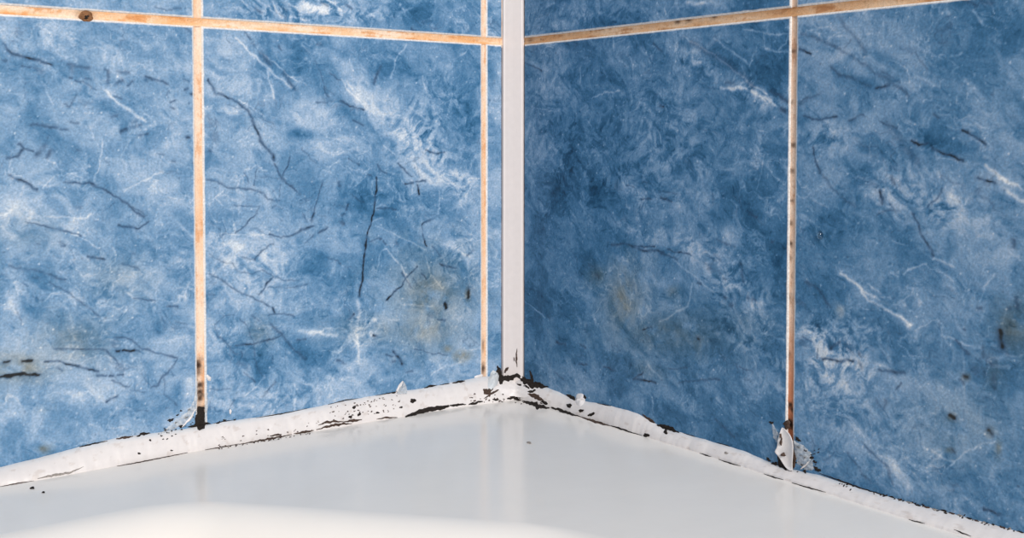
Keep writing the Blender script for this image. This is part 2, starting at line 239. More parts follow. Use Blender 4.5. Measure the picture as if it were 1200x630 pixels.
lines('R', 'D', '''
1.8 .7 615.7,72.9 625.2,78.6 634.8,83.4 / 2 .75 765.3,52 775.8,61.4 / 2.6 .85 773,123.4 777,124.4 / 5 .4 810,50 845,70 870,88 882,102 / 3 .75 903.3,106.4 914,113 924.3,120.7 / 3.4 .9 915,128 919,131 / 4 .4 852,97 860,97 / 2 .8 774,231 786.5,235.7
3 .9 878.4,249.6 885.6,254.7 / 1.3 .4 772,223.8 793,226.9 / 1.4 .45 836,228 837,240 / 1.8 .7 751,233.3 762.5,233 / 1.4 .5 734,217.7 743.4,218.6 / 1.5 .5 752,213.8 759,213 / 1.8 .6 776,232.5 782,233
2.3 .8 716.7,287 732,285.2 739.6,288 751,292.9 777.7,295.7 / 1.8 .75 739.6,287.5 751,288.7 768,289 / 1.8 .75 753,386.3 762.5,383.4 / 2 .7 770,295 780.3,298.2 792.7,303.4 / 1.8 .7 782.4,293 809,298.2 / 2 .4 840,280.6 861,290 / 2.6 .55 867,307.5 871,332
3 .85 848,348.5 850,350 / 3 .9 855,356.5 857,358 / 3 .8 881.5,350.5 884,352 / 2.5 .7 876,347.5 877.5,348.5 / 2.4 .6 830,314 834,315.5 / 2.4 .6 818,331 821,333 / 2.2 .5 847,326 850,328 / 2 .6 904,285 906,285
2.5 .8 652,400.5 663,404 / 2.2 .65 680,404 686,406.6 / 2 .8 677.5,426 688.3,426.6 / 2 .75 707.7,429.5 719.7,434.4 / 2 .9 741.5,444 748.7,439.2 753.6,436.8 / 2.2 .9 744,443.3 768,448.4 / 2 .75 829.7,444.8 843,444 / 1.4 .5 782.6,432 804.3,430.7 / 3.2 .85 817.8,396.6 819.8,397.6
2.6 .5 838,491 847,499 860,513 / 1.5 .55 867,429.5 881.6,435.6 / 1.6 .5 795,448 829.7,444.8 / 1.6 .5 651,437 661,445 / 3 .5 690,310 695,312 / 3.4 .55 698,322 701,325 / 3 .5 641,370 644,373
3 .4 979.6,12.4 987.8,26.8 998,40.3 1006.4,49.6 1013.6,62 / 2.5 .45 940.3,40.3 961,46.5 979.6,55.8 998,66 1012.6,75.4 1023,82.6 1045,97 1065,112 / 2.2 1 934,55.8 949.6,63 / 2.5 .55 974.4,78.5 983.7,88.8 996,90.9 1020.9,101.2 / 2.5 .95 1027,103.2 1042.5,98.7
1.6 .4 998,46.5 990,55.8 / 2 .45 936,119.8 961,109.4 / 2 .35 935,123 945,119 / 2 .35 1033,84.7 1054,97 / 3 .5 1130,0 1142.6,8.3 / 4 .5 1149,3 1161,3 / 1.8 .35 1072,62 1087,82.6 / 2 .8 943,136.7 952.6,140.7 961,140 980,137 / 2 .55 994.3,140.7 1011,134.8
2.3 .8 952.6,172.9 956.2,187 961,201.4 / 2 .4 961,201.4 972.9,218 987,232.4 1001.4,242 / 2 .65 1032.4,143 1051.4,151.4 / 2.2 .95 1068,165.7 1077.6,170.5 1087,168 / 2.3 .95 1092,174 1111,181 1127.6,187.6 / 1.8 .6 1094,132 1101,138 / 2 .85 1128.8,152.6 1139.5,158.6 1156.2,169.3
2.5 .95 1145.5,207.4 1164.5,213.8 / 3 .85 1032.4,225.2 1033.6,237 / 1.5 .4 1027.6,254 1035,247 1054,246.7 / 2.5 .65 1044.3,207.4 1048.3,215.7 / 1.8 .55 1105,220.5 1096.7,234.8 1087,244.3 / 2.2 .85 1070.5,251.4 1075.2,263.3 1080,275 1084.8,282 1093,298.6 / 6 .35 1040,145 1062,172 1075,190
2.5 .55 944.3,329.5 961,341.4 972.9,360.5 / 2 .65 1120.5,399.8 1134.8,415 / 2 .5 1152.6,407 1152.6,418 / 2 .75 973,408 983.6,401.7 / 1.6 .6 958,408 958,418 / 2.3 1 963.3,421 982,421.6 1000,423.3 / 2.5 .8 1030,433.3 1060,437.3 / 1.6 .6 940,395 950,400
5 1.1 1171,388 1172.6,398 1175,407 / 3 .9 1188,281 1187,288 / 3 .6 1190,350 1192,360 / 1.6 .6 1128,384 1131,385 / 3 .7 1147,360 1150,361 / 2.6 .6 1182,360 1184,361 / 3 .7 1130,440 1134,441 / 3.6 1 1114,487 1117,489 / 3.6 .9 1158.6,504 1161.6,507 / 2.4 .6 1127,445 1129,447
2 .45 993,530 1006,547 1020,566 / 2 .5 1013,523 1028,536 1040,546.7 1046.7,566.7 / 2 .85 1153,596.7 1173,603 / 2.6 .6 1114,525 1117,528 / 1.6 .5 1050,455 1056,448 / 3 .5 1006,425 1010,431 / 2.4 .5 1164,440 1166,456 / 2.6 .6 1161,427 1163,429 / 2.4 .6 1007,414 1009,417 / 3 .5 1027,470 1030,475 / 3 .5 1035,478 1038,470
''')
lines('R', 'G', '''
3.5 .6 804,3 820,4 832,2 / 4 .35 700,14 715,20 / 2 .5 779,10 780,16 / 3 .4 640,8 650,4
1.8 .65 693.9,115.8 701.5,111 713,108 726.3,106.6 / 1.4 .4 630,127 650,131 / 2.4 .5 650,132 652,135 / 1.8 .6 801.4,41.7 810,49.3 827,57.9 842.4,69.3 853.8,77.9 869,89.3 878.6,98.8 / 3 .9 845.2,102.2 855.7,103.6 865.2,101.7 884.3,108.3 901.4,117.9 911,123.6
2 .6 880,100 893,106 905,117 / 1.6 .6 884,118 890,112 898,121 / 1.5 .5 895,105 900,112 / 1.8 .55 871,33 892,38.8 924.3,40.7 / 2 .7 897.6,57 922.4,60.3 / 1.5 .5 923,43.6 920.5,52 913,56 / 1.3 .4 895.7,39.8 896.7,56 / 2 .5 884,62.6 878.6,76 / 2 .45 836.7,45.5 857,60 876.7,74
1.5 .4 887.7,153.6 904.2,155.2 / 1.2 .35 896,184.5 886.6,221.7 / 1.4 .4 892,231 908,231 / 1.8 .55 613.8,352 629,363.4 638.6,372 / 2 .5 811.3,332.3 807,357 790.6,367.3 774,377.7 / 2.4 .5 840,351 856,360 / 1.6 .5 764.5,464.6 765.7,484 / 6 .3 840,390 860,400 882,411 / 3 .4 899,392 918,399 / 3 .4 760,428 775,443
2.4 .6 840,465 847,474 / 1.6 .5 839,472 845,478 / 2 .4 790,305 815,325 840,345 / 2 .4 870,335 875,330 / 1.4 .4 688,140 694,150 / 2 .4 680,80 680,96 / 2 .3 705,78 712,90 / 1.4 .4 718,40 720,60
2.5 .55 1140.5,13.4 1150.9,24.8 / 7 .5 1132.3,95 1141,104 1148.8,113.6 / 3 .55 1111,10 1112,16 / 2.5 .3 1072,88 1101,101 / 3 .95 1155,194.3 1168,203.8 1184,214 1199,222.9 / 3.6 .95 1181,225 1190,230 1200,236 / 1.6 .5 1168,208 1180,213 / 5 .4 1115,230 1130,245 / 3 .5 1154,184 1157,186 / 1.4 .35 1101,144 1128,153
1.8 .6 1058.6,320 1070.5,312.9 1084.8,310 / 2 .55 1094,303 1106,308 1118,313 / 1.3 .35 1085,310.5 1116,327 / 2.5 .75 984.8,320 1003.8,332 1018,353.3 1034.8,360.5 1051.4,370 1065.7,378.3 / 6 .7 1053,370 1060,376 1065,379 / 2 .55 1018,332 1032,344 / 2 .6 1003,332 1012,340 1030,352 / 2 .5 1101.4,391 1120.5,399.8 1151.4,408
8 .35 1006.7,503 1040,533 1063,570 / 1.8 .45 1085,524 1105,537 1118,540 / 1.6 .4 1110,550 1130,530 1150,520 1166,517 / 1.4 .3 1045,320 1052,325 / 3 .4 988,445 992,452 / 2 .3 1128,400 1130,470 / 1.3 .4 1045,282 1060,288 / 1.4 .35 953,234 970,242 / 1.6 .4 1150,350 1154,335 1165,322
''')
blobs('R', 'T', '''
640 85 25 30 0 .08 / 690 60 30 30 0 -.10 / 740 70 40 25 0 .05 / 700 115 50 40 0 -.03 / 665 210 30 50 20 -.12 / 635 160 22 60 0 .06 / 700 230 40 40 0 -.12 / 790 160 40 40 0 .06 / 860 75 45 12 35 -.15 / 890 112 28 9 30 .16 / 800 60 25 8 20 .12 / 795 105 14 25 0 .1
830 235 14 14 0 .15 / 885 190 40 60 0 .04 / 780 280 30 9 10 .16 / 850 275 18 12 0 .18 / 845 325 70 13 40 .18 / 835 300 20 22 0 .10 / 902 300 22 40 0 -.12 / 640 320 40 50 0 -.10 / 650 390 40 40 0 -.10 / 780 340 30 25 0 .06 / 800 380 40 25 0 -.12 / 870 390 30 15 35 .10 / 888 357 9 6 0 .25
760 470 60 20 20 .05 / 790 500 80 20 20 -.03 / 905 480 15 40 0 -.04 / 820 5 30 8 0 .15 / 700 25 40 15 0 -.06 / 880 450 40 20 0 .05
960 30 25 25 0 .05 / 1000 70 50 40 0 .07 / 1010 97 30 10 25 -.12 / 1140 50 60 50 0 -.04 / 1100 100 50 20 30 .07 / 965 160 25 25 0 .16 / 985 210 15 40 0 .06 / 1015 195 25 25 0 -.12 / 1050 222 40 26 0 .17 / 1080 162 50 14 30 -.14 / 1115 245 40 22 30 .15 / 970 265 50 30 0 -.12
1170 215 40 12 32 .1 / 1180 270 40 40 0 .05 / 1050 290 40 30 0 -.08 / 1020 345 30 10 35 .1 / 1035 390 40 30 0 -.08 / 949 390 18 9 0 .28 / 985 364 7 11 0 .25 / 975 415 40 22 10 .12 / 1000 425 30 8 5 .12 / 985 460 50 35 0 .03 / 1022 545 18 24 -20 -.18
1075 570 50 14 30 .14 / 1100 530 40 15 20 .04 / 1180 440 40 60 0 -.08 / 1160 560 50 30 0 -.03 / 960 340 30 30 0 -.06
''')
blobs('R', 'B', '''
731 352 22 38 0 .5 / 700 323 13 14 0 .35 / 780 390 75 28 0 .28 / 818 401 10 15 0 .4 / 760 432 25 12 20 .2 / 789 342 9 9 0 .3 / 1187 384 20 26 0 .6 / 1120 500 60 50 0 .12 / 1115 488 7 6 0 .6 / 1160 506 7 8 0 .5 / 1132 442 6 5 0 .6 / 1170 525 5 12 0 .4 / 1113 527 8 5 0 .4 / 985 364 6 9 0 .25 / 1165 440 14 25 0 .2 / 850 380 60 20 0 .12
''')

blobs('L', 'K', '490 165 50 28 40 .24 / 300 310 60 30 0 .18 / 330 465 60 25 -10 .18 / 420 395 30 40 0 .14 / 540 295 25 25 0 .18 / 370 10 45 16 0 .3 / 300 12 30 14 0 .2 / 540 215 25 20 0 .2 / 160 150 25 12 0 .14 / 520 120 50 40 0 .1 / 280 400 40 50 0 .12 / 440 15 60 16 0 .14 / 120 350 80 60 0 .08')
blobs('R', 'K', '975 405 45 32 0 .28 / 985 460 50 40 0 .2 / 1050 225 50 32 0 .2 / 1112 245 40 25 20 .16 / 850 320 70 24 40 .2 / 890 112 30 14 30 .22 / 810 70 35 16 30 .18 / 965 165 30 30 0 .14 / 790 160 60 60 0 .12 / 650 130 40 90 0 .1 / 870 400 50 20 30 .14 / 1060 540 60 40 30 .1 / 700 20 90 20 0 .12 / 720 200 90 60 0 .08')
RAMP_T = np.array([-.2, 0, .25, .5, .75, 1.0, 1.3])
RAMP_C = np.array([(18, 47, 71), (35, 80, 114), (68, 115, 153), (115, 150, 183), (160, 182, 206), (198, 208, 219), (229, 232, 235)])/255.
BASE = {'L': .54, 'R': .35}  # same tiles on both walls; the right wall's shade is partly in its tone
def seg_dist(X, Z, a, b):
    d = b-a; L2 = d@d+1e-12; t = np.clip(((X-a[0])*d[0]+(Z-a[1])*d[1])/L2, 0, 1)
    return np.hypot(X-a[0]-t*d[0], Z-a[1]-t*d[1])
PXM = .00052                                           # one photo pixel on the walls, roughly
def glaze(wall, us, vs, tone):
    """colour and relief of a tile; us, vs = 1-D wall coordinates of its grid"""
    X, Z = np.meshgrid(us, vs, indexing='ij'); ox = 0 if wall == 'L' else 40.0
    sg = 1 if wall == 'L' else -1                      # 'right in the photo' along the wall
    xr = X*sg
    wx = fbm(X, Z, .03, 3, .55, ox+3)*.006; wz = fbm(X, Z, .03, 3, .55, ox+9)*.006
    a = math.radians(-36); A1 = (xr+wx)*math.cos(a)+(Z+wz)*math.sin(a); A2 = -(xr+wx)*math.sin(a)+(Z+wz)*math.cos(a)
    p1 = fbm(A1*.65, A2, .022, 5, .62, ox+5); p2 = fbm(A1*.8, A2, .008, 4, .65, ox+6)
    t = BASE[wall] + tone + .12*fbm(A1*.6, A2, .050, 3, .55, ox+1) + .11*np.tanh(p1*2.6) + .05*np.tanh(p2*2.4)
    fine = fbm(X, Z, .0040, 3, .7, ox+2); t = t + .06*fine
    r1 = 1-np.abs(fbm(A1*.7, A2, .024, 5, .58, ox+11))*6.5; m1 = smooth(-.1, .45, fbm(X, Z, .05, 2, .5, ox+21))
    t = t + .24*np.clip(r1, 0, 1)**2*m1
    r2 = 1-np.abs(fbm(A1, A2, .009, 4, .62, ox+31))*5.5; m2 = smooth(-.1, .5, fbm(X, Z, .03, 2, .5, ox+41))
    t = t + .13*np.clip(r2, 0, 1)**2*m2
    r3 = 1-np.abs(fbm(A1*.8+wx, A2, .030, 4, .55, ox+51))*11; m3 = smooth(.12, .55, fbm(X, Z, .028, 2, .5, ox+61))
    dk = .35*np.clip(r3, 0, 1)**2*m3
    sp = perlin(X/.0022+ox, Z/.0022); t = t + .35*smooth(.66, .9, sp)          # pale flecks
    fl = smooth(.0, .5, fbm(X, Z, .02, 2, .5, ox+25)); t = t + .20*smooth(.35, .75, perlin(X/.0017+ox+11, Z/.0022+2))*fl - .16*smooth(.4, .8, perlin(A1/.005+ox+3, A2/.0016+9))

    sp2 = perlin(X/.0030+ox+7, Z/.0030+3); dk = dk + .35*smooth(.72, .95, sp2)
    F = FE[wall]; rough = fbm(X, Z, .012, 4, .6, ox+71)
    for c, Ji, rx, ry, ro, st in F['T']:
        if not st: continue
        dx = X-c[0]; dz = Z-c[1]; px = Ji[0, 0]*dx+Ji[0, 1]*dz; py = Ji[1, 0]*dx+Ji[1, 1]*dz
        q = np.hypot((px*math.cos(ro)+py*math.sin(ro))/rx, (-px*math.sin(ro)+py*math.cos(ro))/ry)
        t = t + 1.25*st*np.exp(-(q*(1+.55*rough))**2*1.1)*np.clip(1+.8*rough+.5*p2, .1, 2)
    crk = np.tanh(2.6*fbm(A1, A2, .0058, 4, .65, ox+101))
    for c, Ji, rx, ry, ro, st in F['K']:
        dx = X-c[0]; dz = Z-c[1]; px = Ji[0, 0]*dx+Ji[0, 1]*dz; py = Ji[1, 0]*dx+Ji[1, 1]*dz
        q = np.hypot((px*math.cos(ro)+py*math.sin(ro))/rx, (-px*math.sin(ro)+py*math.cos(ro))/ry)
        t = t + st*np.exp(-(q*(1+.4*rough))**2)*crk
    jx = X+fbm(X, Z, .007, 3, .6, ox+81)*.00075; jz = Z+fbm(X, Z, .007, 3, .6, ox+91)*.00075
    brk = .88+.40*fbm(X, Z, .006, 2, .6, ox+95)
    lt = np.zeros_like(t)
    for kind, acc in (('D', dk), ('G', lt)):
        for w, st, P in F[kind]:
            wm = max(w*PXM*(.68 if kind == 'D' else .58), .00040); lo = P.min(0)-wm*3.5-.001; hi = P.max(0)+wm*3.5+.001
            i = np.where((us > lo[0]) & (us < hi[0]))[0]; j = np.where((vs > lo[1]) & (vs < hi[1]))[0]
            if not len(i) or not len(j): continue
            sl = (slice(i[0], i[-1]+1), slice(j[0], j[-1]+1))
            d = np.full(jx[sl].shape, 9.)
            for k in range(len(P)-1): d = np.minimum(d, seg_dist(jx[sl], jz[sl], P[k], P[k+1]))
            v = st*np.exp(-(d/wm)**2)*brk[sl]
            acc[sl] = np.maximum(acc[sl], v) if kind == 'D' else acc[sl]+v*.6
    t = t+lt
    t = np.clip(t, -.2, 1.3)
    C = np.stack([np.interp(t, RAMP_T, RAMP_C[:, k]) for k in range(3)], -1)
    br = np.zeros_like(t)
    for c, Ji, rx, ry, ro, st in F['B']:
        if not st: continue
        dx = X-c[0]; dz = Z-c[1]; px = Ji[0, 0]*dx+Ji[0, 1]*dz; py = Ji[1, 0]*dx+Ji[1, 1]*dz
        q = np.hypot((px*math.cos(ro)+py*math.sin(ro))/rx, (-px*math.sin(ro)+py*math.cos(ro))/ry)
        br = np.maximum(br, st*np.exp(-(q*(1+.6*rough))**2)*np.clip(1+.8*rough, .2, 1.6))
    br = np.clip(br, 0, .9)[..., None]*.8
    lum = C.mean(-1, keepdims=True)
    C = C*(1-br)+br*(lum*np.array([1.0, .93, .76])*.80)
    dkc = np.clip(dk, 0, 1.15)[..., None]
    D1 = np.array([48, 73, 102])/255.; D2 = np.array([26, 27, 28])/255.
    C = C*(1-np.clip(dkc, 0, .9)) + np.clip(dkc, 0, .9)*(D1+(D2-D1)*smooth(.7, 1.05, np.clip(dkc+br, 0, 1.1)))
    relief = -.00010*np.clip(dk, 0, 1)+.00005*np.clip(lt, 0, 1)+.00004*fine+.00006*rough
    return tolin(np.clip(C, 0, 1)), relief

def tile(wall, s0, s1, z0, z1, parent, step, th=.0065, fs=None, fz=None, cut=False, tone=0.0):
    s0, s1 = min(s0, s1), max(s0, s1); e = [0, .00025, .0006, .0010, .0015]
    def axis(a, b, fine):
        a2, b2 = a+.0017, b-.0017; lo, hi = fine if fine else (a2, b2); lo, hi = max(lo, a2), min(hi, b2); pts = []
        for p, q, st in ((a2, lo, COARSE), (lo, hi, step), (hi, b2, COARSE)):
            if q-p > 1e-6: pts.append(np.linspace(p, q, max(2, int(round((q-p)/st)))+1)[:-1])
        return np.concatenate([[a+q for q in e]]+pts+[[b2]]+[[b-q for q in e[::-1]]])
    us, vs = axis(s0, s1, fs), axis(z0, z1, fz)
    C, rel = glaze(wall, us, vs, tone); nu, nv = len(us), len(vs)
    X, Z = np.meshgrid(us, vs, indexing='ij')
    dd = np.minimum(np.minimum(X-s0, s1-X), np.minimum(Z-z0, z1-Z)); R = .0014
    dep = np.where(dd < R, R-np.sqrt(np.maximum(R*R-(R-dd)**2, 0)), 0)
    de = np.minimum(X-s0, np.minimum(Z-z0, z1-Z)) if cut else dd      # a cut edge at the corner shows no pale rim
    edge = 1-smooth(.0009, .0017, de+.0002*fbm(X, Z, .006, 2))
    rim = tolin(np.array([246, 236, 226])/255.)
    C = C*(1-edge[..., None]*.8)+rim*edge[..., None]*.8
    out = rel*(1-edge)-dep
    # skirt ring going back to the wall
    Xp = np.pad(X, 1, mode='edge'); Zp = np.pad(Z, 1, mode='edge'); Op = np.pad(out, 1, constant_values=-th)
    Cp = np.pad(C, ((1, 1), (1, 1), (0, 0)), mode='edge')
    co = np.stack([Xp, -Op, Zp], -1) if wall == 'L' else np.stack([-Op, Xp, Zp], -1)
    me = mesh('tile', co.reshape(-1, 3), grid_faces(nu+2, nv+2, flip=(wall == 'R')), Cp.reshape(-1, 3))
    return link('tile', me, M_TILE, parent)

h = GAP/2; h1, hr = .0016, .0015; FINE, COARSE = .00052, .0030
ZB = -.004
LC = [(XL0-.2+h, XL0-h, FINE), (XL0+h, XL1-h1, FINE), (XL1+h1, -.0104, FINE)]+[(XL0-.2*(k+1)+h, XL0-.2*k-h, COARSE) for k in range(1, 7)]
RC = [(YR0+hr, -.0122, FINE), (YR0-.225+h, YR0-hr, FINE), (YR0-.225*2+h, YR0-.225-h, COARSE)]
ROWS = [(ZB, ZJ-h), (ZJ+h, ZJ+.245-h), (ZJ+.245+h, ZJ+.49-h)]
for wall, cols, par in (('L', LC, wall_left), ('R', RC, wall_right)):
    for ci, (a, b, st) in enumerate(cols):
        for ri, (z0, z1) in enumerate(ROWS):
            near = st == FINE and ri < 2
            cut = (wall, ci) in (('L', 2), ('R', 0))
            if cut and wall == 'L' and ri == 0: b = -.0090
            tile(wall, a, b, z0, z1, par, cut=cut, tone={('L', 1): -.02, ('R', 0): -.03, ('R', 1): .06}.get((wall, ci), 0.) if ri < 2 else 0., step=FINE if near else COARSE, fs=((-.345, 0) if wall == 'L' else (-.38, 0)) if near else None, fz=(-.004, .287) if near else None)  # tone: corner tiles set darker, shade of the corner put into their colour

# --- grout: one strip per joint, recessed and slightly hollow, stained along its length
def grout(wall, s0, s1, z0, z1, parent, pal, spots=(), step=.0007, red=None):
    vert = abs(z1-z0) > abs(s1-s0); n = max(3, int(abs((z1-z0) if vert else (s1-s0))/step)); m = 9
    L = np.linspace(z0, z1, n) if vert else np.linspace(s0, s1, n); c = np.linspace(-1, 1, m)
    wid = abs(s1-s0)/2 if vert else abs(z1-z0)/2; mid = (s0+s1)/2 if vert else (z0+z1)/2
    LL, CC = np.meshgrid(L, c, indexing='ij')
    X, Z = (mid+CC*wid, LL) if vert else (LL, mid+CC*wid)
    dep = .0011-.0005*CC**2+.00012*fbm(X, Z, .004, 3)
    light, mid_c, dark = [np.array(p)/255. for p in pal]
    sx, sz = (1., .16) if vert else (.16, 1.); n1 = fbm(X*(.5 if not vert else 2.5), Z*(.5 if vert else 2.5), .035, 3, .6, 5.); n2 = fbm(X, Z, .003, 3, .65, 8.); n3 = fbm(X*sx, Z*sz, .0028, 3, .6, 33.)
    k = np.clip(.42+.6*n1+.15*n2+.35*n3, 0, 1)[..., None]
    C = light*(1-k)+mid_c*k
    k2 = np.clip(smooth(.15, .9, fbm(X*sx*2, Z*sz*2, .008, 3, .6, 15.)+.35*n2), 0, 1)[..., None]*.65; C = C*(1-k2)+dark*k2
    if red is not None:
        zz, col, amt = red; q = (1-smooth(zz[0], zz[1], Z))[..., None]*amt; C = C*(1-q)+np.array(col)/255.*q
    pit = smooth(.6, .85, perlin(X/.0028+4, Z/.0028))[..., None]*(.45 if wall == 'R' else .12); C = C*(1-pit)+np.array((70, 52, 42))/255.*pit
    f = on_left if wall == 'L' else on_right
    for x, y, rx, ry, stg in spots:
        p = f(x, y); q = np.hypot((X-p[0])/(rx*PXM*1.1), (Z-p[1])/(ry*PXM*.95))*(1+.35*n2)
        g = (np.exp(-q**2*1.2)*stg)[..., None]; g = np.clip(g, 0, 1); C = C*(1-g)+np.array((48, 33, 25))/255.*g
    co = np.stack([X, dep, Z], -1) if wall == 'L' else np.stack([dep, X, Z], -1)
    fl = (wall == 'L') != vert
    me = mesh('grout_line', co.reshape(-1, 3), grid_faces(n, m, flip=not fl), tolin(np.clip(C, 0, 1)).reshape(-1, 3))
    return link('grout_line', me, M_GROUT, parent)
PL = ((250, 222, 196), (240, 176, 120), (214, 140, 84)); PLV = ((250, 222, 200), (243, 196, 158), (220, 158, 112))
PR = ((232, 196, 162), (212, 156, 108), (168, 112, 72)); PRV = ((240, 212, 190), (226, 184, 154), (188, 138, 106))
SPL = [(101, 19, 7, 6, .5)]
vspots = [(233, 428, 4, 7, .95), (235, 451, 4, 4, .9), (235, 459, 4, 4, .95), (235, 467, 3.5, 4, .9), (235, 486, 9, 9, 1.3), (235, 497, 10, 9, 1.3), (234, 437, 3, 5, .5)]
rspots = [(928, 170, 3, 3, .6), (925, 262, 3, 3, .5), (925, 285, 3, 3, .7), (922, 302, 3, 3, .8), (921, 350, 4, 5, .7), (920, 416, 4, 4, .8), (925, 474, 3, 3, .9), (927, 480, 3, 3, .8), (922, 496, 9, 7, 1.2), (928, 60, 4, 2, .5), (926, 120, 3, 3, .4), (927, 200, 3, 3, .5), (926, 235, 3, 2, .5)]
o1 = .0016
for k, xc in enumerate([XL0, XL1]+[XL0-.2*q for q in range(1, 7)]):
    st = .0007 if k < 2 else .004
    for ri, (z0, z1) in enumerate(ROWS):
        hh_ = h1 if k == 1 else h
        grout('L', xc-hh_-o1*.3, xc+hh_+o1*.3, z0, z1, wall_left, PLV, vspots if (k == 0 and ri == 0) else ([(567, 432, 3, 8, .8), (567, 405, 2, 10, .4)] if (k == 1 and ri == 0) else ()), st if ri == 0 else .002)
for ri, zc in enumerate([ZJ, ZJ+.245]):
    ends = [(-.42-.2*6, -.42), (-.424, XL0), (XL0, XL1), (XL1, -.0086)]
    for a, b in ends: grout('L', a, b, zc-h-o1*.3, zc+h+o1*.3, wall_left, PL, SPL if ri == 0 else (), .0007 if ri == 0 and a > -.43 else .004)
    for a, b in [(-.80, YR0-.225), (YR0-.225, YR0), (YR0, -.0112)]:
        grout('R', a, b, zc-h-o1*.3, zc+h+o1*.3, wall_right, PR, [(793, 25, 4, 2.5, .7), (806, 22, 4, 3, .8), (836, 19, 4, 3, .7), (870, 14, 3, 2, .5), (620, 47, 6, 4, .3)] if ri == 0 else (), .0007 if ri == 0 and a > -.5 else .004)
for k, yc in enumerate([YR0, YR0-.225, YR0-.45]):
    for ri, (z0, z1) in enumerate(ROWS):
        hh_ = hr if k == 0 else h
        grout('R', yc-hh_-o1*.3, yc+hh_+o1*.3, z0, z1, wall_right, PRV, rspots if (k == 0 and ri == 0) else (), .0007 if ri == 0 and k == 0 else .003,
              red=((on_right(922, 500)[1], on_right(922, 330)[1]), (192, 112, 76), .85) if k == 0 and ri == 0 else None)
# thin joint beside the corner strip
grout('L', -.0108, -.0080, ZJ-.004, ZJ+.49, wall_left, PL)
grout('L', -.0100, -.0080, ZB, ZJ-.004, wall_left, ((120, 92, 76), (66, 56, 52), (40, 38, 38)))
grout('R', -.0125, -.0108, ZB, ZJ+.49, wall_right, ((120, 98, 82), (66, 58, 54), (44, 42, 42)))

# --- corner strip
prof = [(.003, .003), (-.0086, .003), (-.0086, -.0006), (-.0083, -.0011), (-.0078, -.0014), (-.0045, -.0060), (-.0016, -.0106), (-.0013, -.0111), (-.0008, -.0114), (.003, -.0114)]
zs = np.linspace(.004, .745, 40); n = len(prof)
co = [(x, y, z) for z in zs for x, y in prof]
fs = [(k*n+i, k*n+(i+1) % n, (k+1)*n+(i+1) % n, (k+1)*n+i) for k in range(len(zs)-1) for i in range(n)]
trim = link('trim_1', mesh('trim_1', co, fs, smooth=False), M_TRIM)
tag(trim, 'off-white plastic strip running up the corner between the tiled walls', 'corner trim', kind='structure')

# ------------------------------------------------------------------ bathtub
tub = bpy.data.objects.new('bathtub', None); COL.objects.link(tub); tub.location = (-.8, -.36, -.56)
tag(tub, 'glossy white bathtub with wide corner ledge below the tiles', 'bathtub')
def child(name, me, mat, parent):
    o = link(name, me, mat, parent); o.matrix_parent_inverse = Matrix.Translation(-Vector(parent.location)); return o
corners = [((-1.45, -.083), .14), ((-.268, -.083), .065), ((-.135, -.235), .10), ((-.135, -.63), .13), ((-1.45, -.63), .14)]
outl = []
for i, (p, r) in enumerate(corners):
    p = Vector(p); a = Vector(corners[i-1][0]); b = Vector(corners[(i+1) % len(corners)][0])
    u = (a-p).normalized(); v = (b-p).normalized(); ang = u.angle(v); t = r/math.tan(ang/2)
    c = p+(u+v).normalized()*(r/math.sin(ang/2)); q0 = p+u*t-c; q1 = p+v*t-c
    a0 = math.atan2(q0.y, q0.x); da = (math.atan2(q1.y, q1.x)-a0+math.pi) % (2*math.pi)-math.pi
    for k in range(25): w = a0+da*k/24; outl.append((c.x+r*math.cos(w), c.y+r*math.sin(w), math.cos(w), math.sin(w)))
outl = np.array(outl); N = len(outl)
ringdef = [(0, 0)]+[(.030*math.sin(q), -.030*(1-math.cos(q))) for q in np.linspace(.06, math.pi/2*.93, 16)]
d0, z0 = ringdef[-1]; ringdef += [(d0+.0004+.003*k, z0-.03*k) for k in range(1, 9)]; 
d1, z1 = ringdef[-1]; ringdef += [(d1+.006*k, z1-.020*math.sin(k/4*1.5)) for k in range(1, 3)]
co = []
for d, z in ringdef: co += [(x-nx*d, y-ny*d, z) for x, y, nx, ny in outl]
cz = ringdef[-1][1]-.006; cen = np.array([-.78, -.36])
for f_ in (.8, .5, .2): co += [(cen[0]+(x-cen[0])*f_, cen[1]+(y-cen[1])*f_, cz) for x, y, _, _ in outl]
rings = len(co)//N
fs = [(k*N+i, k*N+(i+1) % N, (k+1)*N+(i+1) % N, (k+1)*N+i) for k in range(rings-1) for i in range(N)]
me = mesh('basin', co, fs); bm = bmesh.new(); bm.from_mesh(me); 
bm.verts.ensure_lookup_table(); bm.faces.new([bm.verts[(rings-1)*N+i] for i in range(N)]); bmesh.ops.remove_doubles(bm, verts=bm.verts, dist=1e-5)
bmesh.ops.recalc_face_normals(bm, faces=bm.faces); bm.to_mesh(me); bm.free(); me.polygons.foreach_set('use_smooth', [True]*len(me.polygons))
child('basin', me, M_TUB, tub)
bm = bmesh.new()
rect = [(-1.64, -.735), (.003, -.735), (.003, .003), (-1.64, .003)]
def loop(pts):
    vs = [bm.verts.new((x, y, 0)) for x, y in pts]; return [bm.edges.new((vs[i], vs[(i+1) % len(vs)])) for i in range(len(vs))]
inn = [(outl[i][0], outl[i][1]) for i in range(N) if i == 0 or np.hypot(*(outl[i][:2]-outl[i-1][:2])) > 1e-5]
es = loop(rect)+loop(inn); bmesh.ops.triangle_fill(bm, edges=es, use_beauty=True)
for f_ in list(bm.faces):
    if f_.normal.z < 0: f_.normal_flip()
me = bpy.data.meshes.new('ledge'); bm.to_mesh(me); bm.free(); me.polygons.foreach_set('use_smooth', [True]*len(me.polygons)); child('ledge', me, M_TUB, tub)
x0, x1, y0 = -1.64, .003, -.735
